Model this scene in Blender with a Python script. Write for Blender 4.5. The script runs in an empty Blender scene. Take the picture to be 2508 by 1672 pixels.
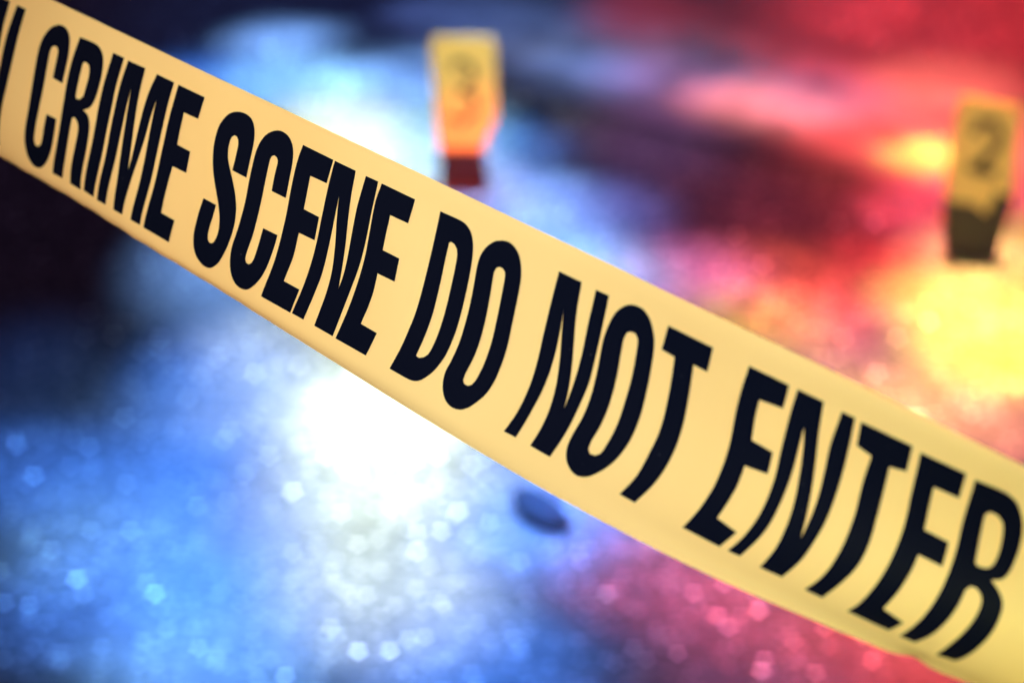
import bpy, bmesh, math, random
import numpy as np
from mathutils import Vector, Matrix
from mathutils.geometry import tessellate_polygon

sc = bpy.context.scene
COL = sc.collection
R = math.radians
random.seed(7)

# ------------------------------------------------------------------ camera
CAM_H, TILT = 1.16, R(27.0)
LENS, SENS = 85.0, 36.0
FPX = LENS / SENS * 2508.0            # focal length in pixels of the 2508 px wide photograph
FOCUS, APERTURE = 0.862, 0.0138
cd = bpy.data.cameras.new('camera')
cam = bpy.data.objects.new('camera', cd); COL.objects.link(cam)
cam.location = (0, 0, CAM_H)
cam.rotation_euler = (math.pi / 2 - TILT, 0, 0)
cd.lens, cd.sensor_width, cd.clip_start, cd.clip_end = LENS, SENS, 0.02, 200
cd.dof.use_dof = True
cd.dof.focus_distance = FOCUS
cd.dof.aperture_fstop = LENS / 1000 / APERTURE
cd.dof.aperture_blades = 5
cd.dof.aperture_rotation = R(18)
sc.camera = cam
CR = Vector((1, 0, 0)); CF = Vector((0, math.cos(TILT), -math.sin(TILT))); CU = Vector((0, math.sin(TILT), math.cos(TILT)))
C0 = Vector((0, 0, CAM_H))

def ray(px, py):
    return CF + CR * ((px - 1254) / FPX) - CU * ((py - 836) / FPX)
def on_ground(px, py, z=0.0):         # where the ray through a photograph pixel meets the ground
    r = ray(px, py); k = (z - CAM_H) / r.z
    return C0 + r * k
def on_wall(px, py, p0, n):           # ... and a standing plane
    r = ray(px, py); k = (p0 - C0).dot(n) / r.dot(n)
    return C0 + r * k

# ------------------------------------------------------------------ light
sc.view_settings.view_transform = 'Standard'
sc.view_settings.look = 'None'
sc.view_settings.exposure = 0.0
sc.view_settings.gamma = 1.0
sc.view_settings.use_curve_mapping = False
sc.cycles.use_denoising = True
sc.cycles.use_adaptive_sampling = False
sc.cycles.max_bounces = 5
sc.cycles.sample_clamp_indirect = 3.0

w = bpy.data.worlds.new('World'); sc.world = w; w.use_nodes = True
bg = w.node_tree.nodes['Background']
bg.inputs[0].default_value = (0.55, 0.30, 0.75, 1); bg.inputs[1].default_value = 0.10

def spot(name, src, target, radius, colour, power, blend=1.0, size=0.04, squeeze=None):
    """an added spot lamp out of view, its cone aimed at one target"""
    ld = bpy.data.lights.new(name, 'SPOT'); o = bpy.data.objects.new(name, ld); COL.objects.link(o)
    src = Vector(src); d = Vector(target) - src
    o.location = src
    o.rotation_euler = d.to_track_quat('-Z', 'Y').to_euler()
    if squeeze: o.scale = (squeeze[0], squeeze[1], 1)
    ld.spot_size = 2 * math.atan(radius / d.length); ld.spot_blend = blend
    ld.color = colour; ld.energy = power * d.length ** 2; ld.shadow_soft_size = size
    return o

DEEP, SKYB, CORE = (0.05, 0.20, 1.0), (0.20, 0.50, 1.0), (0.84, 1.0, 0.78)
RED, SALM, YEL = (1.0, 0.02, 0.05), (1.0, 0.17, 0.12), (1.0, 0.92, 0.10)
PINK = (1.0, 0.15, 0.32)
def pool(name, px, py, rad, colour, power, h=3.2, back=0.3, side=0.0, blend=1.0, squeeze=None, size=0.04):
    t = on_ground(px, py)
    return spot(name, (t.x + side, t.y + back, h), t, rad, colour, power, blend, size, squeeze)
# added unseen spots that build the blue, red, yellow and white pools (positions given by the photograph's pixels)
pool('blue_fill_spot', 900, 1140, 0.50, (0.240, 0.580, 1.000), 27.5)
pool('warm_fill_spot', 2500, 1140, 0.50, (1.000, 0.220, 0.220), 274.6)
pool('white_fill_spot', 1100, 940, 0.26, (0.850, 1.000, 0.820), 51.6, back=2.2, h=1.7)
pool('warm_fill_spot', 2500, 40, 0.50, (1.000, 0.040, 0.050), 275.5)
pool('blue_fill_spot', 720, 200, 0.13, (0.240, 0.580, 1.000), 619.1)
pool('blue_fill_spot', 550, 1540, 0.28, (0.200, 0.430, 1.000), 44.7)
pool('blue_fill_spot', 1330, 640, 0.12, (0.200, 0.430, 1.000), 210.4, back=2.2, h=1.7)
pool('warm_fill_spot', 2380, 740, 0.12, (1.000, 0.890, 0.151), 764.2)
pool('warm_fill_spot', 1640, 680, 0.13, (1.000, 0.312, 0.938), 196.4)
pool('blue_fill_spot', 1700, 40, 0.50, (0.200, 0.430, 1.000), 12.9)
pool('blue_fill_spot', 950, 200, 0.13, (0.200, 0.430, 1.000), 605.0)
pool('warm_fill_spot', 2400, 620, 0.09, (1.000, 0.420, 0.200), 756.8)
pool('warm_fill_spot', 1840, 270, 0.12, (1.000, 0.220, 0.220), 132.2)
pool('white_fill_spot', 950, 360, 0.13, (0.850, 1.000, 0.820), 85.9)
pool('blue_fill_spot', 690, 100, 0.10, (0.200, 0.430, 1.000), 635.3)
pool('blue_fill_spot', 1250, 480, 0.12, (0.200, 0.430, 1.000), 550.9)
pool('warm_fill_spot', 2300, 500, 0.12, (1.000, 0.040, 0.050), 516.5)
pool('warm_fill_spot', 1870, 680, 0.13, (1.000, 0.115, 0.052), 266.9)
pool('warm_fill_spot', 2440, 860, 0.12, (1.000, 0.950, 0.070), 689.0)
pool('white_fill_spot', 950, 1480, 0.13, (0.850, 1.000, 0.820), 248.4)
pool('blue_fill_spot', 550, 940, 0.12, (0.060, 0.240, 1.000), 154.9, back=2.2, h=1.7)
pool('blue_fill_spot', 290, 1240, 0.12, (0.060, 0.240, 1.000), 138.6, back=2.2, h=1.7)
pool('blue_fill_spot', 1180, 1640, 0.13, (0.060, 0.240, 1.000), 332.7)
pool('blue_fill_spot', 550, 640, 0.12, (0.200, 0.430, 1.000), 146.7, back=2.2, h=1.7)
pool('blue_fill_spot', 1300, 1300, 0.10, (0.060, 0.240, 1.000), 696.2)
pool('blue_fill_spot', 550, 1540, 0.12, (0.060, 0.240, 1.000), 247.8, back=2.2, h=1.7)
pool('warm_fill_spot', 2350, 340, 0.28, (1.000, 0.200, 0.140), 56.4)
pool('white_fill_spot', 810, 1240, 0.12, (0.850, 1.000, 0.820), 59.7, back=2.2, h=1.7)
pool('white_fill_spot', 810, 340, 0.12, (0.850, 1.000, 0.820), 209.9, back=2.2, h=1.7)
pool('white_fill_spot', 950, 1000, 0.13, (0.850, 1.000, 0.820), 786.0)
pool('warm_fill_spot', 1590, 340, 0.12, (1.000, 0.312, 0.937), 12.2, back=2.2, h=1.7)
pool('warm_fill_spot', 2285, 395, 0.07, (1.000, 0.950, 0.070), 203.9)
pool('warm_fill_spot', 2200, 640, 0.10, (1.000, 0.040, 0.050), 364.1)
pool('warm_fill_spot', 1850, 800, 0.12, (1.000, 0.950, 0.070), 179.3)
pool('warm_fill_spot', 1640, 1640, 0.13, (1.000, 0.312, 0.938), 8.6)
pool('warm_fill_spot', 1590, 40, 0.12, (1.000, 0.040, 0.050), 20.1, back=2.2, h=1.7)
pool('warm_fill_spot', 2330, 200, 0.13, (1.000, 0.200, 0.140), 228.3)
pool('white_fill_spot', 1050, 420, 0.10, (0.850, 1.000, 0.820), 259.1)
pool('warm_fill_spot', 2000, 760, 0.10, (1.000, 0.040, 0.050), 415.7)
pool('blue_fill_spot', 1410, 520, 0.13, (0.252, 0.273, 1.000), 257.7)
pool('warm_fill_spot', 1640, 200, 0.13, (1.000, 0.312, 0.938), 22.3)
pool('warm_fill_spot', 2100, 360, 0.13, (1.000, 0.040, 0.050), 69.3)
pool('warm_fill_spot', 2100, 1000, 0.13, (1.000, 0.950, 0.070), 131.7)
pool('blue_fill_spot', 550, 1240, 0.12, (0.060, 0.240, 1.000), 165.8, back=2.2, h=1.7)
pool('blue_fill_spot', 30, 1160, 0.13, (0.060, 0.240, 1.000), 219.4)
pool('blue_fill_spot', 900, 40, 0.50, (0.060, 0.240, 1.000), 17.6)
pool('blue_fill_spot', 1450, 1240, 0.28, (0.060, 0.240, 1.000), 118.9)
pool('white_fill_spot', 720, 840, 0.13, (0.850, 1.000, 0.820), 198.1)
pool('white_fill_spot', 950, 1160, 0.13, (0.850, 1.000, 0.820), 361.0)
pool('white_fill_spot', 950, 1320, 0.13, (0.850, 1.000, 0.820), 175.3)
pool('blue_fill_spot', 260, 1480, 0.13, (0.060, 0.240, 1.000), 296.1)
pool('blue_fill_spot', 490, 1640, 0.13, (0.330, 0.750, 1.000), 153.8)
pool('warm_fill_spot', 1900, 1500, 0.12, (1.000, 0.040, 0.050), 160.8)
pool('blue_fill_spot', 1410, 680, 0.13, (0.240, 0.580, 1.000), 432.9)
pool('warm_fill_spot', 2330, 1640, 0.13, (1.000, 0.040, 0.050), 297.9)
pool('warm_fill_spot', 1600, 1400, 0.12, (1.000, 0.040, 0.050), 130.3)
pool('blue_fill_spot', 30, 940, 0.12, (0.060, 0.240, 1.000), 14.5, back=2.2, h=1.7)
pool('blue_fill_spot', 1070, 1540, 0.12, (0.060, 0.240, 1.000), 75.2, back=2.2, h=1.7)
pool('blue_fill_spot', 260, 1320, 0.13, (0.330, 0.750, 1.000), 95.3)
pool('blue_fill_spot', 1180, 360, 0.13, (0.060, 0.240, 1.000), 293.8)
pool('blue_fill_spot', 1410, 200, 0.13, (0.060, 0.240, 1.000), 41.3)
pool('warm_fill_spot', 2020, 240, 0.12, (1.000, 0.312, 0.937), 20.5)
pool('warm_fill_spot', 2330, 1000, 0.13, (1.000, 0.420, 0.200), 438.9)
pool('blue_fill_spot', 1070, 340, 0.12, (0.330, 0.750, 1.000), 125.3, back=2.2, h=1.7)
pool('blue_fill_spot', 490, 1000, 0.13, (0.200, 0.430, 1.000), 79.7)
pool('warm_fill_spot', 1870, 1640, 0.13, (1.000, 0.312, 0.937), 60.0)
pool('warm_fill_spot', 2100, 840, 0.13, (1.000, 0.312, 0.937), 66.2)
pool('blue_fill_spot', 1410, 1160, 0.13, (0.060, 0.240, 1.000), 390.5)
pool('warm_fill_spot', 2500, 590, 0.50, (1.000, 0.040, 0.050), 101.4)
pool('warm_fill_spot', 2330, 520, 0.13, (1.000, 0.312, 0.937), 52.4)
pool('warm_fill_spot', 2480, 600, 0.10, (1.000, 0.950, 0.070), 213.1)
pool('blue_fill_spot', 1600, 490, 0.26, (0.060, 0.240, 1.000), 3.7, back=2.2, h=1.7)
pool('blue_fill_spot', 490, 200, 0.13, (0.060, 0.240, 1.000), 364.5)
pool('white_fill_spot', 720, 1000, 0.13, (0.850, 1.000, 0.820), 118.8)
pool('warm_fill_spot', 2100, 40, 0.13, (1.000, 0.040, 0.050), 94.3)


# added fill spots aimed at the tape: neutral, orange, yellow-green and red
spot('tape_fill_spot', (-0.35, -0.75, 1.60), (-0.01, 0.74, 0.82), 0.35, (0.97, 1.0, 0.98), 56.0, 1.0, 0.12)
spot('tape_fill_spot', (-0.95, 0.10, 1.30), (-0.18, 0.86, 0.84), 0.24, (1.0, 0.60, 0.28), 11.0, 1.0, 0.10)
spot('tape_fill_spot', (-0.25, -0.15, 1.45), (0.17, 0.57, 0.725), 0.12, (0.80, 1.0, 0.04), 26.0, 1.0, 0.10)
spot('tape_fill_spot', (-0.25, 0.45, 0.30), (-0.16, 0.85, 0.80), 0.20, (1.0, 0.22, 0.16), 5.0, 1.0, 0.06)  # added from below to redden the tape's lower edge
spot('tape_fill_spot', (0.35, 0.25, 0.25), (0.16, 0.62, 0.57), 0.16, (1.0, 0.30, 0.14), 5.0, 1.0, 0.06)

# added fill spots that brighten the two evidence markers
def on_marker(px, py, up, rad, colour, power, dx=0.3):
    t = on_ground(px, py); t.z = up
    spot('marker_fill_spot', (t.x + dx, t.y - 1.6, 1.3), t, rad, colour, power, 1.0, 0.05)
on_marker(1138, 458, 0.16, 0.15, (1.0, 0.96, 0.85), 42, -0.4)
on_marker(1138, 458, 0.01, 0.08, (1.0, 0.05, 0.05), 260, 0.7)  # added red spot that reddens the left marker's dark base
on_marker(2371, 638, 0.13, 0.13, (1.0, 0.80, 0.50), 14, -0.3)

# ------------------------------------------------------------------ helpers
def nt(name):
    m = bpy.data.materials.new(name); m.use_nodes = True
    t = m.node_tree; b = t.nodes['Principled BSDF']
    return m, t, b
def N(t, kind, **kw):
    n = t.nodes.new(kind)
    for k, v in kw.items():
        if k in n.inputs.keys(): n.inputs[k].default_value = v
        else: setattr(n, k, v)
    return n
def mix(t, fac, a, b, blend='MIX'):
    n = t.nodes.new('ShaderNodeMix'); n.data_type = 'RGBA'; n.blend_type = blend
    for s, v in ((0, fac), (6, a), (7, b)):
        if isinstance(v, bpy.types.NodeSocket): t.links.new(v, n.inputs[s])
        else: n.inputs[s].default_value = v if not isinstance(v, tuple) else v + (1,) * (4 - len(v))
    return n.outputs[2]
def ramp(t, sock, stops):
    n = t.nodes.new('ShaderNodeValToRGB'); t.links.new(sock, n.inputs[0])
    e = n.color_ramp.elements
    while len(e) < len(stops): e.new(0.5)
    for q, (p, c) in zip(e, stops):
        q.position = p; q.color = (c, c, c, 1) if not isinstance(c, tuple) else c + (1,)
    return n.outputs[0]
def obj(name, bm, mat, parent=None, smooth=False):
    me = bpy.data.meshes.new(name)
    bmesh.ops.recalc_face_normals(bm, faces=bm.faces) if not smooth == 'keep' else None
    bm.to_mesh(me); bm.free()
    if mat: me.materials.append(mat)
    if smooth:
        for p in me.polygons: p.use_smooth = True
    o = bpy.data.objects.new(name, me); COL.objects.link(o)
    if parent:
        o.parent = parent; o.matrix_parent_inverse = parent.matrix_world.inverted()
    return o
def tag(o, label=None, cat=None, group=None, kind=None):
    for k, v in (('label', label), ('category', cat), ('group', group), ('kind', kind)):
        if v: o[k] = v
    return o
def empty(name, loc):
    o = bpy.data.objects.new(name, None); COL.objects.link(o); o.location = loc
    o.empty_display_size = 0.05
    bpy.context.view_layer.update()
    return o

# ------------------------------------------------------------------ ground
m, t, b = nt('asphalt')
geo = N(t, 'ShaderNodeNewGeometry')
pos = geo.outputs['Position']
def vor(scale, **kw):
    n = N(t, 'ShaderNodeTexVoronoi', Scale=scale, **kw); t.links.new(pos, n.inputs['Vector']); return n
def noi(scale, detail=3.0, rough=0.55):
    n = N(t, 'ShaderNodeTexNoise', Scale=scale, Detail=detail, Roughness=rough); t.links.new(pos, n.inputs['Vector']); return n.outputs['Fac']
def math_(op, a, b_=None):
    n = t.nodes.new('ShaderNodeMath'); n.operation = op
    for i, v in enumerate((a, b_)):
        if v is None: continue
        if isinstance(v, bpy.types.NodeSocket): t.links.new(v, n.inputs[i])
        else: n.inputs[i].default_value = v
    return n.outputs[0]
base = ramp(t, noi(34, 5, 0.7), [(0.32, (0.026, 0.026, 0.028)), (0.74, (0.080, 0.078, 0.078))])
# pale grit in the bitumen, its bright dots standing in for wet glints: fine, medium, and a few big light chips that the lens turns into pentagons
g1 = vor(110); g1c = math_('MULTIPLY', ramp(t, g1.outputs['Distance'], [(0.34, 1.0), (0.42, 0.0)]), ramp(t, g1.outputs['Color'], [(0.52, 0.0), (0.80, 1.0)]))
g2 = vor(58); g2c = math_('MULTIPLY', ramp(t, g2.outputs['Distance'], [(0.15, 1.0), (0.20, 0.0)]), ramp(t, g2.outputs['Color'], [(0.50, 0.0), (0.75, 1.0)]))
g3 = vor(34); g3c = math_('MULTIPLY', ramp(t, g3.outputs['Distance'], [(0.10, 1.0), (0.13, 0.0)]), ramp(t, g3.outputs['Color'], [(0.55, 0.0), (0.62, 1.0)]))
patch = ramp(t, noi(3.2, 4, 0.6), [(0.38, 0.6), (0.62, 1.0)])
c = mix(t, math_('MULTIPLY', g1c, 0.75), base, (0.30, 0.29, 0.28))
c = mix(t, math_('MULTIPLY', g2c, patch), c, (0.72, 0.70, 0.67))
c = mix(t, g3c, c, (0.92, 0.90, 0.86))
t.links.new(c, b.inputs['Base Color'])
b.inputs['Roughness'].default_value = 0.55
b.inputs['Specular IOR Level'].default_value = 0.25
bmp = N(t, 'ShaderNodeBump', Strength=0.5, Distance=0.004); t.links.new(g1.outputs['Distance'], bmp.inputs['Height']); t.links.new(bmp.outputs[0], b.inputs['Normal'])
ASPHALT = m
bm = bmesh.new()
bmesh.ops.create_grid(bm, x_segments=2, y_segments=2, size=30.0)
tag(obj('ground', bm, ASPHALT), kind='structure')

# painted line on the road, running away to the right behind the markers
m, t, b = nt('worn_road_paint')
geo = N(t, 'ShaderNodeNewGeometry'); pos = geo.outputs['Position']
A_, B_ = on_ground(1200, 48), on_ground(2400, 352)
dl = (B_ - A_).normalized(); un = Vector((-dl.y, dl.x, 0))
dt = N(t, 'ShaderNodeVectorMath', operation='DOT_PRODUCT'); t.links.new(pos, dt.inputs[0]); dt.inputs[1].default_value = un
across = math_('ADD', math_('SUBTRACT', dt.outputs['Value'], A_.dot(un)), math_('MULTIPLY', math_('SUBTRACT', noi(5, 4, 0.6), 0.5), 0.12))
mr = N(t, 'ShaderNodeMapRange', interpolation_type='SMOOTHSTEP'); t.links.new(across, mr.inputs[0])
for i_, v_ in ((1, -0.02), (2, 0.20), (3, 1.0), (4, 0.0)): mr.inputs[i_].default_value = v_
m2 = N(t, 'ShaderNodeMapRange', interpolation_type='SMOOTHSTEP'); t.links.new(across, m2.inputs[0])
for i_, v_ in ((1, -0.19), (2, -0.05), (3, 0.0), (4, 1.0)): m2.inputs[i_].default_value = v_
wear = math_('MULTIPLY', math_('MULTIPLY', ramp(t, noi(9, 5, 0.65), [(0.30, 0.15), (0.55, 1.0)]), mr.outputs[0]), m2.outputs[0])
c = mix(t, wear, (0.055, 0.053, 0.053), (0.42, 0.41, 0.39))
t.links.new(c, b.inputs['Base Color']); b.inputs['Roughness'].default_value = 0.6
def ground_strip(name, pxs, mat, z):
    bm = bmesh.new()
    rows = []
    for (a, bb) in pxs:
        rows.append((bm.verts.new(on_ground(*a, z)), bm.verts.new(on_ground(*bb, z))))
    for (a, b1), (c1, d1) in zip(rows, rows[1:]): bm.faces.new((a, b1, d1, c1))
    return obj(name, bm, mat)
A_, B_ = on_ground(1200, 48), on_ground(2400, 352)
dl = (B_ - A_).normalized(); dn = Vector((-dl.y, dl.x, 0)) * 0.14
bm = bmesh.new()
vs = [bm.verts.new((q.x, q.y, 0.004)) for q in (A_ - dl * 0.12 + dn * 1.7, A_ - dl * 0.16 - dn * 1.5, B_ + dl * 6 - dn * 1.5, B_ + dl * 6 + dn * 1.7)]
for v in vs: v.co.z = 0.004
bm.faces.new(vs)
tag(obj('road_line', bm, m), kind='structure')

# ------------------------------------------------------------------ tape surface
G = [-0.33702, -0.21847, 1.09828, 0.71917, -0.00116, -0.04398, 0.37548, -0.00295, 0.01733, 0.17315, -0.12272, -0.13569, -0.69926, 0.57494, 0.58983]
W = 0.0762                                  # three-inch tape
GX, GW = np.polynomial.legendre.leggauss(6)
def along(x):
    q = (x - .25) / .25
    yaw = G[3] + G[4] * q + G[5] * q * q; pit = G[6] + G[7] * q + G[8] * q * q
    return np.stack([np.cos(pit) * np.cos(yaw), np.sin(pit), -np.cos(pit) * np.sin(yaw)], -1)
def surf0(s, t_):
    Tp = np.zeros(s.shape + (3,)) + np.array(G[:3])
    for x, w_ in zip(GX, GW): Tp = Tp + (w_ / 2) * s[..., None] * along(s * (x + 1) / 2)
    l = along(s); d = np.array([0, 1, 0.])
    e1 = d - (l @ d)[..., None] * l; e1 /= np.linalg.norm(e1, axis=-1, keepdims=True)
    e2 = np.cross(l, e1); e2 = np.where(e2[..., 2:3] > 0, -e2, e2)
    q = (s - .25) / .25
    p0 = G[9] + G[10] * q + G[11] * q * q; c_ = G[12] + G[13] * q + G[14] * q * q
    out = Tp
    for x, w_ in zip(GX, GW):
        ph = p0 + c_ * (t_ * (x + 1) / 2) ** 2
        out = out + (w_ / 2) * (t_ * W)[..., None] * (np.cos(ph)[..., None] * e1 + np.sin(ph)[..., None] * e2)
    return out
S0, S1 = 0.17, 0.725
def surf(s, t_):
    """tape point in the world; beyond the photographed stretch the tape runs on straight"""
    s = np.asarray(s, float); t_ = np.asarray(t_, float)
    sc_ = np.clip(s, S0, S1)
    P = surf0(sc_, t_)
    D = (surf0(sc_ + 1e-4, t_) - surf0(sc_ - 1e-4, t_)) / 2e-4
    D = D / np.linalg.norm(D, axis=-1, keepdims=True)
    P = P + D * (s - sc_)[..., None]
    # the cut lower edge turns back a little and is dented in one place; slight ripples in the film
    A = surf0(sc_ + 1e-4, t_) - surf0(sc_ - 1e-4, t_); B = surf0(sc_, t_ + 1e-3) - surf0(sc_, t_ - 1e-3)
    n = np.cross(A, B); n /= np.linalg.norm(n, axis=-1, keepdims=True); n = np.where(n[..., 2:3] < 0, -n, n)
    curl = 0.0022 * np.clip((t_ - 0.925) / 0.075, 0, 1.3) ** 2 + 0.0006 * np.clip((0.05 - t_) / 0.05, 0, 1.3) ** 2
    dent = 0.0016 * np.exp(-((s - 0.6735) / 0.0045) ** 2 - ((t_ - 0.985) / 0.05) ** 2)
    rip = 0.00035 * np.sin(s * 31 + 4 * t_) * np.sin(s * 13 + 1.3) + 0.0002 * np.sin(s * 74 - 6 * t_ + 1)
    rip = rip + 0.00018 * np.sin(s * 330 + 2.0) * np.clip((t_ - 0.88) / 0.12, 0, 1) ** 2 * np.exp(-((s - .28) / .09) ** 2)
    return P + n * (curl + rip - dent)[..., None]
def to_world(P):                              # camera frame (x right, y down, z forward) -> world
    x, y, z = P[..., 0], P[..., 1], P[..., 2]
    a = np.array(CR); u = np.array(CU); f = np.array(CF)
    return np.array(C0) + x[..., None] * a - y[..., None] * u + z[..., None] * f
def tape_pt(s, t_, off=0.0):
    s = np.asarray(s, float); t_ = np.asarray(t_, float)
    P = surf(s, t_)
    if off:
        A = surf(s + 1e-4, t_) - surf(s - 1e-4, t_); B = surf(s, t_ + 1e-3) - surf(s, t_ - 1e-3)
        n = np.cross(A, B); n /= np.linalg.norm(n, axis=-1, keepdims=True)
        n = np.where(n[..., 2:3] > 0, -n, n)
        P = P + n * off
    return to_world(P)
def top_edge(s): return -0.0258 * s * s - 0.0313 * s + 0.0175
def bot_edge(s):
    e = -3.1094 * s**3 + 3.8523 * s**2 - 1.4991 * s + 1.1841
    # small nicks and waves along the cut edge
    e = e + 0.0032 * np.sin(s * 190) * np.exp(-((s - .27) / .07) ** 2) + 0.0026 * np.sin(s * 410 + 1) * np.exp(-((s - .30) / .06) ** 2)
    return e

tape = empty('barrier_tape', Vector(tape_pt(0.45, 1.0)))
tag(tape, 'yellow plastic tape printed CRIME SCENE DO NOT ENTER, stretched across in front of everything', 'barrier tape')
m, t, b = nt('yellow_film')
geo = N(t, 'ShaderNodeNewGeometry'); pos = geo.outputs['Position']
tint = ramp(t, noi(6, 3, 0.5), [(0.3, (0.90, 0.60, 0.21)), (0.7, (0.93, 0.66, 0.25))])
t.links.new(tint, b.inputs['Base Color'])
b.inputs['Roughness'].default_value = 0.42
b.inputs['Specular IOR Level'].default_value = 0.25
tr = N(t, 'ShaderNodeBsdfTranslucent'); tr.inputs[0].default_value = (0.95, 0.58, 0.12, 1)
ms = N(t, 'ShaderNodeMixShader'); ms.inputs[0].default_value = 0.12
t.links.new(b.outputs[0], ms.inputs[1]); t.links.new(tr.outputs[0], ms.inputs[2])
t.links.new(ms.outputs[0], t.nodes['Material Output'].inputs['Surface'])
bmp = N(t, 'ShaderNodeBump', Strength=0.10, Distance=0.002); t.links.new(noi(38, 3, 0.5), bmp.inputs['Height']); t.links.new(bmp.outputs[0], b.inputs['Normal'])
FILM = m
m, t, b = nt('black_print')
b.inputs['Base Color'].default_value = (0.0022, 0.0035, 0.0095, 1); b.inputs['Roughness'].default_value = 0.45
b.inputs['Specular IOR Level'].default_value = 0.05
geo = N(t, 'ShaderNodeNewGeometry'); pos = geo.outputs['Position']
dv = vor(420); spk = math_('MULTIPLY', ramp(t, dv.outputs['Distance'], [(0.10, 1.0), (0.16, 0.0)]), ramp(t, dv.outputs['Color'], [(0.86, 0.0), (0.90, 1.0)]))
t.links.new(mix(t, math_('MULTIPLY', spk, 0.10), (0.0022, 0.0035, 0.0095), (0.35, 0.35, 0.42)), b.inputs['Base Color'])
INK = m
ss = np.concatenate([np.linspace(-0.45, S0, 40)[:-1], np.linspace(S0, S1, 420), np.linspace(S1, 1.15, 30)[1:]])
nt_ = 56
bm = bmesh.new(); prev = None
layers = []
TH = 0.00012
for s in ss:
    sv = float(np.clip(s, S0 + .03, S1 - .03))
    tt = np.linspace(top_edge(sv), bot_edge(np.float64(s if S0 < s < S1 else sv)), nt_)
    P = tape_pt(np.full(nt_, s), tt)
    row = [bm.verts.new(p) for p in P]
    if prev:
        for i in range(nt_ - 1): bm.faces.new((prev[i], prev[i + 1], row[i + 1], row[i]))
    prev = row
film = obj('film', bm, FILM, tape, smooth=True)

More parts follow.
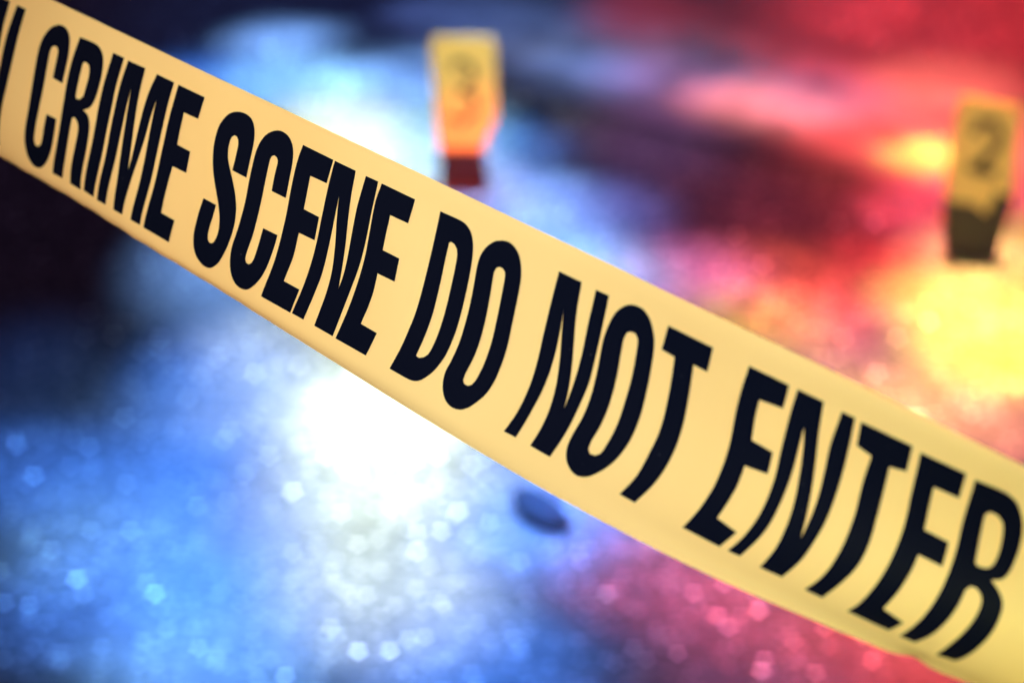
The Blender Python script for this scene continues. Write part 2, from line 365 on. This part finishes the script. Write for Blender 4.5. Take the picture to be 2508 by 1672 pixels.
LETTERS = [
 ('N', [[(181.37,0.1162),(192.35,0.1164),(193.85,0.2336),(195.7,0.3387),(198.01,0.4559),(199.4,0.5492),(200.74,0.6645),(201.15,0.5907),(200.68,0.5071),(199.23,0.3787),(198.05,0.2635),(197.6,0.1169),(203.84,0.1155),(205.23,0.2647),(206.6,0.3926),(207.15,0.5107),(206.44,0.6357),(204.4,0.8817),(194.22,0.8811),(195.58,0.7123),(195.3,0.5983),(193.3,0.479),(190.54,0.3634),(188.35,0.2595),(189.29,0.3551),(190.49,0.4855),(191.09,0.6265),(190.21,0.7395),(188.21,0.8816),(181.81,0.8817),(183.88,0.7424),(184.62,0.6153),(184.35,0.4996),(183.32,0.3872),(181.99,0.2392)]]),
 ('C', [[(227.17,0.1105),(230.28,0.1075),(233.11,0.1185),(235.77,0.1459),(237.78,0.1951),(239.31,0.2649),(240.43,0.3789),(234.01,0.3756),(232.75,0.2732),(232.14,0.2375),(230.85,0.2205),(228.9,0.2202),(227.58,0.234),(227.42,0.257),(228.49,0.329),(229.84,0.4499),(229.83,0.5569),(229.09,0.6864),(228.91,0.7383),(229.65,0.7608),(231.4,0.7646),(233.16,0.7483),(234.2,0.7085),(234.63,0.637),(235.16,0.5687),(241.7,0.5676),(241.56,0.6572),(240.55,0.7376),(237.98,0.8139),(234.46,0.8667),(231.83,0.8861),(228.14,0.8902),(224.91,0.8582),(223.11,0.8034),(222.62,0.7534),(222.78,0.6885),(223.28,0.5785),(222.38,0.4369),(220.72,0.3103),(220.15,0.2422),(221.23,0.1798),(223.77,0.134)]]),
 ('R', [[(241.48,0.1206),(251.3,0.1171),(254.79,0.1279),(257.61,0.1541),(259.32,0.1877),(260.88,0.2501),(261.57,0.322),(261.48,0.3783),(260.14,0.4244),(256.68,0.4547),(259.67,0.4666),(261.67,0.4952),(262.93,0.5453),(263.05,0.6438),(261.87,0.7555),(260.82,0.8243),(260.56,0.8743),(253.4,0.8726),(253.86,0.8052),(255.04,0.7171),(256.03,0.6313),(256.1,0.5626),(255.03,0.53),(253.23,0.5142),(251.93,0.5136),(251.18,0.5218),(250.9,0.6413),(249.96,0.7526),(247.93,0.8691),(241.35,0.8706),(244.4,0.651),(244.17,0.4895),(242.97,0.3694),(241.76,0.2421)], [(248.71,0.2277),(250.03,0.2234),(251.77,0.2287),(253.07,0.2453),(254.12,0.2848),(254.53,0.3519),(254.44,0.3897),(253.01,0.4126),(250.94,0.4182),(250.2,0.4077),(249.31,0.3239),(248.46,0.2394)]]),
 ('I', [[(262.67,0.1192),(269.6,0.1178),(270.5,0.2618),(272.34,0.4207),(272.92,0.6415),(269.66,0.871),(262.79,0.8669),(265.89,0.5834),(263.59,0.2876)]]),
 ('M', [[(272.22,0.1204),(282.86,0.1178),(283.82,0.212),(285.04,0.3007),(286.56,0.3943),(288.27,0.4999),(289.72,0.6331),(290.2,0.5577),(289.82,0.4399),(289.07,0.31),(289.07,0.2165),(290.13,0.1182),(300.83,0.1177),(301.31,0.2239),(302.4,0.3516),(303.48,0.5117),(303.4,0.664),(300.67,0.8746),(294.52,0.875),(297.29,0.692),(297.49,0.5451),(296.24,0.4051),(295.23,0.3033),(294.53,0.2365),(294.24,0.3076),(294.52,0.4458),(293.63,0.5756),(291.96,0.7031),(289.06,0.8738),(283.14,0.8747),(284.35,0.7111),(283.69,0.5801),(282.27,0.453),(280.73,0.346),(278.84,0.2399),(279.44,0.3181),(280.65,0.4467),(281.12,0.6316),(277.85,0.8737),(271.93,0.8763),(275.14,0.6248),(274.04,0.4151),(272.47,0.2468)]]),
 ('E', [[(303.46,0.1185),(319.24,0.1177),(319.67,0.2292),(311.25,0.2318),(312.93,0.3926),(321.03,0.3938),(321.94,0.5006),(313.69,0.5027),(312.67,0.7525),(321.02,0.7542),(319.03,0.88),(302.93,0.8773),(305.97,0.639),(305.55,0.4432),(304.51,0.3159)]]),
 ('S', [[(338.06,0.1108),(340.61,0.1031),(343.44,0.1032),(345.98,0.1118),(347.88,0.1288),(349.37,0.1531),(350.85,0.1943),(351.56,0.2303),(352.25,0.2889),(353.31,0.3822),(345.32,0.3811),(344.84,0.3168),(343.98,0.253),(343.21,0.2339),(342.02,0.2223),(340.74,0.2217),(339.75,0.2323),(339.41,0.2536),(339.63,0.2837),(340.59,0.319),(341.83,0.3473),(344.43,0.3863),(347.56,0.4339),(350.2,0.4779),(352.24,0.5246),(353.33,0.5645),(353.93,0.6067),(353.82,0.6635),(353.01,0.724),(351.58,0.7793),(349.32,0.8363),(347.15,0.8685),(344.75,0.8905),(341.82,0.8988),(338.73,0.8921),(335.83,0.8714),(333.94,0.8341),(333.17,0.7971),(332.94,0.7578),(333.24,0.7104),(333.7,0.651),(334.6,0.5739),(342.14,0.574),(341.88,0.6296),(341.17,0.6955),(340.99,0.7364),(341.45,0.7571),(342.48,0.767),(343.69,0.7657),(344.92,0.7518),(345.85,0.7244),(346.34,0.688),(345.82,0.6394),(344.99,0.6093),(343.26,0.5665),(340.83,0.5213),(338.06,0.4718),(335.76,0.4257),(333.72,0.3726),(332.21,0.317),(331.6,0.2742),(331.32,0.2243),(332.2,0.1806),(333.7,0.1456),(335.71,0.1238)]]),
 ('C', [[(360.72,0.1071),(363.26,0.1014),(366.53,0.1074),(369.16,0.1262),(370.97,0.1512),(372.19,0.1817),(373.07,0.2218),(373.63,0.2635),(375.06,0.3852),(367.35,0.385),(366.5,0.3184),(365.93,0.2516),(365.66,0.2389),(364.68,0.2267),(363.15,0.223),(362.1,0.2328),(361.83,0.2507),(362.12,0.2884),(363.02,0.3678),(363.96,0.4527),(364.49,0.5506),(364.39,0.6351),(363.33,0.7301),(363.39,0.7524),(364.32,0.7659),(365.73,0.7669),(366.99,0.7534),(367.73,0.7312),(368.46,0.6491),(368.6,0.5679),(376.33,0.5671),(376.28,0.6224),(375.86,0.6858),(374.92,0.7463),(373.35,0.7991),(370.61,0.8496),(368.3,0.8801),(366,0.8969),(362.84,0.9032),(359.74,0.8931),(357.35,0.8649),(355.82,0.8238),(355.22,0.7811),(355.12,0.7304),(356.14,0.6408),(356.46,0.5606),(356.16,0.4779),(354.88,0.3718),(354.21,0.3076),(353.74,0.251),(354.1,0.2018),(355.5,0.1564),(357.78,0.1268)]]),
 ('E', [[(375.3,0.1156),(391.95,0.1158),(392.17,0.2311),(383.45,0.2341),(385.14,0.3932),(393.38,0.3944),(394.36,0.5054),(386.06,0.5079),(386.53,0.6316),(385.09,0.7567),(393.61,0.7577),(391.93,0.8838),(375.24,0.8844),(378.18,0.6871),(377.88,0.4848),(376.04,0.3196),(375.06,0.2011)]]),
 ('N', [[(392.8,0.1162),(403.78,0.1164),(405.21,0.2336),(407,0.3387),(409.24,0.4559),(410.57,0.5492),(411.84,0.6645),(412.29,0.5907),(411.87,0.5071),(410.5,0.3787),(409.39,0.2635),(409.03,0.1169),(415.27,0.1155),(416.57,0.2647),(417.86,0.3926),(418.34,0.5107),(417.56,0.6357),(415.37,0.8817),(405.19,0.8811),(406.65,0.7123),(406.44,0.5983),(404.51,0.479),(401.82,0.3634),(399.7,0.2595),(400.58,0.3551),(401.7,0.4855),(402.21,0.6265),(401.26,0.7395),(399.18,0.8816),(392.78,0.8817),(394.93,0.7424),(395.75,0.6153),(395.55,0.4996),(394.59,0.3872),(393.35,0.2392)]]),
 ('E', [[(417.06,0.1163),(433.63,0.1159),(433.79,0.2312),(425.03,0.2334),(425.71,0.3122),(426.57,0.3972),(434.84,0.3979),(435.92,0.5055),(427.5,0.5076),(428.12,0.5965),(427.85,0.6689),(426.82,0.7597),(435.46,0.7619),(433.65,0.8827),(417.01,0.884),(419.07,0.721),(419.81,0.5816),(419.6,0.4619),(418.28,0.3411),(416.78,0.2074)]]),
 ('D', [[(445.93,0.1141),(456.68,0.1116),(459.57,0.1215),(462.05,0.1448),(464.03,0.1867),(465.39,0.2446),(466.43,0.3235),(467.38,0.4291),(468.21,0.5555),(468.13,0.6478),(467.39,0.7178),(465.41,0.7881),(463.16,0.8336),(460.37,0.8661),(457.75,0.8782),(454.73,0.8812),(446.26,0.8804),(447.96,0.7748),(448.77,0.6771),(449.15,0.5822),(448.62,0.4726),(447.54,0.3203)], [(453.73,0.2277),(454.35,0.2201),(456.05,0.2228),(457.66,0.2376),(458.49,0.2594),(459.22,0.3078),(460.1,0.4011),(461.05,0.5141),(461.43,0.624),(461.07,0.6986),(460.41,0.7353),(459.14,0.7553),(457.29,0.7692),(455.72,0.7669),(456.42,0.6702),(456.39,0.5514),(455.27,0.4126),(454.09,0.2878)]]),
 ('O', [[(475.79,0.1081),(478.75,0.1011),(481.84,0.1113),(484.64,0.1387),(486.7,0.1824),(487.97,0.2334),(488.78,0.306),(489.76,0.4229),(490.81,0.5334),(491.05,0.6295),(490.69,0.7032),(489.53,0.7688),(486.96,0.8293),(484.7,0.8666),(482.08,0.8892),(478.75,0.897),(475.16,0.8848),(472.2,0.851),(470.56,0.8067),(470.08,0.7628),(470.57,0.7238),(471.21,0.6249),(470.94,0.5411),(470.28,0.4403),(469.2,0.3419),(468.27,0.2625),(468.41,0.2166),(469.47,0.1759),(471.62,0.1396),(473.6,0.1202)], [(477.75,0.2232),(479.31,0.223),(480.52,0.2329),(481.05,0.2494),(481.83,0.3225),(483.02,0.4453),(483.92,0.5508),(484.02,0.661),(483.25,0.7408),(482.51,0.7626),(481.24,0.7761),(479.5,0.7765),(478.46,0.7636),(478.29,0.7381),(479.24,0.6345),(479.08,0.5374),(478.22,0.4316),(476.99,0.328),(476.14,0.255),(476.65,0.2332)]]),
 ('N', [[(502.03,0.1204),(511.98,0.1195),(513.5,0.2595),(516.02,0.3873),(518.29,0.4943),(520.11,0.5967),(520.94,0.6637),(520.87,0.5699),(520.22,0.4242),(518.9,0.268),(518.28,0.1222),(523.86,0.1201),(524.68,0.2668),(525.52,0.3954),(526.37,0.5096),(526.04,0.6161),(525.57,0.7399),(524.21,0.8803),(514.91,0.878),(515.67,0.7892),(515.64,0.6897),(514.6,0.5896),(512.62,0.4803),(510.08,0.3669),(508.1,0.2657),(509.41,0.363),(510.36,0.5075),(510.37,0.628),(509.51,0.7318),(508.17,0.8769),(502.6,0.8782),(504.19,0.7772),(504.82,0.6512),(504.38,0.54),(503.14,0.3888),(502.42,0.2507)]]),
 ('O', [[(533.65,0.1101),(537.2,0.1043),(540.62,0.1225),(543.48,0.1655),(545.46,0.2207),(546.49,0.2956),(547.7,0.421),(548.69,0.533),(548.93,0.6279),(548.25,0.707),(546.76,0.7769),(544.22,0.8354),(541.04,0.8803),(537.64,0.8956),(533.9,0.8861),(530.6,0.8581),(528.55,0.8152),(528.07,0.7562),(528.86,0.6528),(528.67,0.5565),(527.64,0.4432),(526.36,0.3169),(526.73,0.2411),(528.12,0.1748),(530.78,0.1312)], [(535.69,0.2224),(537.69,0.2226),(538.96,0.2414),(539.93,0.3096),(540.89,0.4146),(541.42,0.5149),(541.95,0.6382),(541.52,0.7237),(541.02,0.7648),(539.49,0.7832),(537.52,0.7856),(536.1,0.7708),(535.8,0.7342),(536.49,0.6545),(536.36,0.5433),(535.55,0.4367),(534.17,0.3189),(533.81,0.2619),(534.34,0.2355)]]),
 ('T', [[(549.05,0.1221),(567.26,0.1226),(567.34,0.2329),(561.79,0.2327),(563.29,0.3773),(564.66,0.5081),(565.14,0.6376),(564.37,0.7514),(561.85,0.8809),(555.27,0.8793),(556.97,0.7773),(557.15,0.6659),(557.27,0.5578),(556.12,0.4251),(554.19,0.2385),(548.74,0.2341)]]),
 ('E', [[(581.48,0.1249),(596.77,0.126),(596.67,0.2325),(587.9,0.2426),(588.3,0.3241),(589.51,0.4177),(597.92,0.4243),(598.87,0.5166),(590.43,0.5293),(590.87,0.6076),(590.67,0.6851),(590.17,0.7751),(598.82,0.7906),(596.9,0.8793),(581.71,0.8795),(582.88,0.7813),(583.49,0.6558),(582.68,0.491),(581.14,0.343),(580.82,0.24)]]),
 ('N', [[(599.93,0.1246),(609.68,0.1242),(610.71,0.2592),(612.34,0.3611),(613.53,0.4279),(615.42,0.527),(618.58,0.6873),(618.21,0.5914),(617.52,0.4996),(616.27,0.382),(615.52,0.2826),(616.46,0.1282),(621.37,0.1266),(622,0.2881),(622.74,0.4462),(623.35,0.582),(623.12,0.689),(622.71,0.78),(621.15,0.8769),(612.81,0.8804),(613.22,0.7784),(612.41,0.6726),(610.86,0.5619),(608.96,0.4551),(607.07,0.348),(605.39,0.2685),(605.74,0.3559),(606.57,0.4768),(607.07,0.5999),(606.98,0.7307),(604.89,0.8766),(600.14,0.8789),(601.68,0.7898),(602.38,0.6741),(601.74,0.5352),(600.14,0.389),(599.54,0.2434)]]),
 ('T', [[(623.58,0.1307),(642.23,0.1233),(642.27,0.2406),(636.58,0.2565),(637,0.351),(638.05,0.4808),(639.32,0.5972),(639.47,0.6877),(638,0.7904),(636.38,0.8784),(630.03,0.8801),(631.72,0.7927),(632.02,0.67),(631.01,0.513),(629.63,0.375),(629.76,0.2493),(624.16,0.236)]]),
 ('E', [[(645.26,0.1329),(661.05,0.126),(660.87,0.2419),(652.16,0.2484),(652.52,0.3319),(653.5,0.4324),(662.13,0.4341),(663.2,0.5342),(654.92,0.5348),(655.13,0.6102),(654.85,0.6979),(654.17,0.7937),(662.09,0.8092),(660.24,0.8741),(645.72,0.8821),(646.85,0.8327),(647.49,0.7525),(647.74,0.6581),(647.54,0.5516),(646.88,0.4382),(645.76,0.3145)]]),
 ('R', [[(664.22,0.1329),(674.79,0.1261),(678.22,0.1431),(680.85,0.1877),(682.13,0.2287),(682.99,0.2964),(683.15,0.3791),(682.77,0.4401),(681.63,0.4734),(678.77,0.4946),(681.79,0.5158),(684.65,0.5494),(686,0.5989),(686.47,0.6805),(685.62,0.7673),(684.21,0.8315),(682.89,0.8659),(677.04,0.8812),(678.09,0.7996),(679.32,0.7123),(679.67,0.6411),(678.92,0.5866),(677.43,0.5612),(675.6,0.5496),(673.93,0.5534),(673.06,0.5718),(673.23,0.6299),(673.03,0.7056),(671.64,0.7996),(669.17,0.8704),(664.1,0.876),(665.59,0.7812),(666.22,0.6895),(666.1,0.5931),(665.22,0.4585),(664.07,0.3241)], [(671.55,0.2356),(673.8,0.2358),(675.75,0.2534),(676.79,0.2892),(677.59,0.356),(677.66,0.4204),(676.85,0.4518),(675.44,0.4637),(673.32,0.4684),(672.17,0.4612),(671.24,0.4028),(670.21,0.2963),(670.14,0.2541)]]),
]

def refine(poly):
    """round the traced outline: Catmull-Rom through soft points, corners kept"""
    n = len(poly); P = [np.array((a / 1000.0, b_)) for a, b_ in poly]
    asp = np.array((1.0, W))
    corner = []
    for i in range(n):
        a = (P[i] - P[i - 1]) * asp; c_ = (P[(i + 1) % n] - P[i]) * asp
        ang = math.degrees(abs(math.atan2(a[0] * c_[1] - a[1] * c_[0], a @ c_)))
        corner.append(ang > 42)
    out = []
    for i in range(n):
        p1, p2 = P[i], P[(i + 1) % n]
        p0 = P[i - 1] if not corner[i] else 2 * p1 - p2
        p3 = P[(i + 2) % n] if not corner[(i + 1) % n] else 2 * p2 - p1
        L = np.linalg.norm((p2 - p1) * asp)
        k = max(1, int(L / 0.0012))
        d1 = np.linalg.norm((p1 - p0) * asp) + 1e-9; d3 = np.linalg.norm((p3 - p2) * asp) + 1e-9
        m1 = (p2 - p0) * (L / (L + d1)); m2 = (p3 - p1) * (L / (L + d3))
        for j in range(k):
            u = j / k
            out.append((2*u**3 - 3*u**2 + 1) * p1 + (u**3 - 2*u**2 + u) * m1 + (-2*u**3 + 3*u**2) * p2 + (u**3 - u**2) * m2)
    return out
lettering = bmesh.new()
SX = 1.0
for ch, contours in LETTERS:
    rings = [refine(c_) for c_ in contours]
    flat = [p for r in rings for p in r]
    tris = tessellate_polygon([[Vector((p[0], p[1] * W, 0)) for p in r] for r in rings])
    fb = bmesh.new()
    vs_ = [fb.verts.new((p[0], p[1] * W, 0)) for p in flat]
    for tri in tris:
        try: fb.faces.new([vs_[i] for i in tri])
        except ValueError: pass
    for _ in range(5):
        long = [e for e in fb.edges if e.calc_length() > 0.0035]
        if not long: break
        bmesh.ops.subdivide_edges(fb, edges=long, cuts=1)
        bmesh.ops.triangulate(fb, faces=[f for f in fb.faces if len(f.verts) > 3])
    fb.verts.ensure_lookup_table()
    S = np.array([v.co.x for v in fb.verts]); T = np.array([v.co.y / W for v in fb.verts])
    P = tape_pt(S, T, 0.00025)
    nv = [lettering.verts.new(p) for p in P]
    fb.verts.index_update()
    for f in fb.faces:
        try: lettering.faces.new([nv[v.index] for v in f.verts])
        except ValueError: pass
    fb.free()
obj('lettering', lettering, INK, tape, smooth='keep')

# ------------------------------------------------------------------ evidence markers
m, t, b = nt('yellow_plastic'); b.inputs['Base Color'].default_value = (0.80, 0.56, 0.13, 1); b.inputs['Roughness'].default_value = 0.4; MY = m
m, t, b = nt('black_plastic'); b.inputs['Base Color'].default_value = (0.014, 0.009, 0.010, 1); b.inputs['Roughness'].default_value = 0.5; MK = m
m, t, b = nt('black_numeral'); b.inputs['Base Color'].default_value = (0.01, 0.01, 0.01, 1); b.inputs['Roughness'].default_value = 0.5; MN = m
def plate(poly, p0, n, depth, proud=0.0):
    """outline given in photo pixels, standing on the plane (p0, n), real thickness backwards"""
    bm = bmesh.new()
    fr = [on_wall(x, y, p0 - n * proud, n) for x, y in poly]
    A = [bm.verts.new(p) for p in fr]; B = [bm.verts.new(p + n * depth) for p in fr]
    bm.faces.new(A); bm.faces.new(B[::-1])
    k = len(A)
    for i in range(k): bm.faces.new((A[i], B[i], B[(i + 1) % k], A[(i + 1) % k]))
    return bm
def rounded(poly, rad, idx):
    out = []; n = len(poly)
    for i, p in enumerate(poly):
        if i not in idx: out.append(p); continue
        p = np.array(p, float); a = np.array(poly[i - 1], float); c_ = np.array(poly[(i + 1) % n], float)
        ua = (a - p) / np.linalg.norm(a - p); uc = (c_ - p) / np.linalg.norm(c_ - p)
        q1, q2 = p + ua * rad, p + uc * rad
        for j in range(6):
            u = j / 5; out.append(tuple((1-u)**2 * q1 + 2*u*(1-u) * p + u*u * q2))
    return out
def stroke(pts, wd):                         # thick polyline outline in pixels (tapered rectangle chain)
    pts = [np.array(p, float) for p in pts]; L_, R_ = [], []
    for i, p in enumerate(pts):
        a = pts[max(i - 1, 0)]; c_ = pts[min(i + 1, len(pts) - 1)]
        d = c_ - a; d /= np.linalg.norm(d); nn = np.array((-d[1], d[0])) * wd / 2
        L_.append(tuple(p + nn)); R_.append(tuple(p - nn))
    return L_ + R_[::-1]
def digit(strokes, wd, p0, n, parent):
    bm = bmesh.new()
    for st in strokes:
        o_ = stroke(st, wd); k = len(o_) // 2
        for i in range(k - 1):
            q = [on_wall(*o_[j], p0 - n * 0.0016, n) for j in (i, i + 1, 2 * k - 2 - i, 2 * k - 1 - i)]
            A = [bm.verts.new(p) for p in q]; B = [bm.verts.new(p + n * 0.0012) for p in q]
            bm.faces.new(A)
            for j in range(4): bm.faces.new((A[j], B[j], B[(j + 1) % 4], A[(j + 1) % 4]))
    return obj('numeral', bm, MN, parent)
def marker(label, foot, turn, yellow, black, rounds, rad, strokes, wd):
    p0 = on_ground(*foot)
    n = Vector((math.sin(turn), math.cos(turn), 0))       # pointing away from the camera
    root = empty('evidence_marker', p0 + n * 0.03)
    tag(root, label, 'evidence marker', 'numbered yellow evidence markers on the road')
    obj('front_panel', plate(rounded(yellow, rad, rounds), p0, n, 0.001, 0.003), MY, root)
    obj('base', plate(black, p0, n, 0.014), MK, root)
    # rear leaf of the folded card, leaning back to the ground
    xs = [p[0] for p in yellow]; ys = [p[1] for p in yellow]
    tl = on_wall(min(xs) + 25, min(ys) + 30, p0, n); tr_ = on_wall(max(xs) - 25, min(ys) + 30, p0, n)
    bl = on_wall(min(x for x, y in black) + 12, foot[1], p0, n); br = on_wall(max(x for x, y in black) - 30, foot[1], p0, n)
    bl.z = br.z = 0.0
    bm = bmesh.new()
    q = [tl + n * 0.006, tr_ + n * 0.006, br + n * 0.10, bl + n * 0.10]
    A = [bm.verts.new(p) for p in q]; B = [bm.verts.new(p + n * 0.001) for p in q]
    bm.faces.new(A); bm.faces.new(B[::-1])
    for i in range(4): bm.faces.new((A[i], B[i], B[(i + 1) % 4], A[(i + 1) % 4]))
    obj('rear_panel', bm, MY, root)
    digit(strokes, wd, p0 - n * 0.003, n, root)
    return root
marker('upright evidence marker with a faint black 3 on yellow, standing in the blue light', (1138, 458), R(4),
       [(1054, 90), (1213, 90), (1217, 285), (1180, 366), (1074, 366), (1060, 210)],
       [(1074, 362), (1178, 362), (1200, 456), (1078, 461)], (0, 1), 24,
       [[(1103, 165), (1130, 150), (1158, 168), (1155, 200), (1128, 222)], [(1128, 222), (1162, 240), (1162, 275), (1135, 298), (1098, 288)]], 15)
marker('tilted evidence marker with a black 2 on yellow, standing in the red and yellow light', (2371, 638), R(4),
       [(2356, 232), (2502, 262), (2478, 482), (2440, 470), (2415, 524), (2385, 498), (2322, 491)],
       [(2314, 484), (2488, 464), (2434, 664), (2310, 618)], (0, 1), 16,
       [[(2385, 330), (2402, 302), (2432, 300), (2450, 330), (2440, 362), (2410, 395), (2378, 420)], [(2372, 408), (2440, 428)]], 22)

# ------------------------------------------------------------------ small dark stone
c_ = on_ground(1325, 1262)
bm = bmesh.new(); bmesh.ops.create_icosphere(bm, subdivisions=3, radius=1.0)
rr = random.Random(3)
from mathutils import noise
for v in bm.verts:
    k = 1 + 0.28 * noise.noise(v.co * 1.3 + Vector((5, 2, 1)))
    v.co = Vector((v.co.x * 0.020 * k, v.co.y * 0.040 * k, max(v.co.z, -0.6) * 0.011 * k + 0.0066))
bmesh.ops.rotate(bm, verts=bm.verts, matrix=Matrix.Rotation(R(38), 3, 'Z'), cent=(0, 0, 0))
bmesh.ops.translate(bm, verts=bm.verts, vec=(c_.x, c_.y, 0))
m, t, b = nt('dark_rock'); b.inputs['Specular IOR Level'].default_value = 0.0; b.inputs['Base Color'].default_value = (0.022, 0.020, 0.022, 1); b.inputs['Roughness'].default_value = 0.9
tag(obj('stone', bm, m, smooth=True), 'small dark stone lying on the road just under the tape', 'stone')
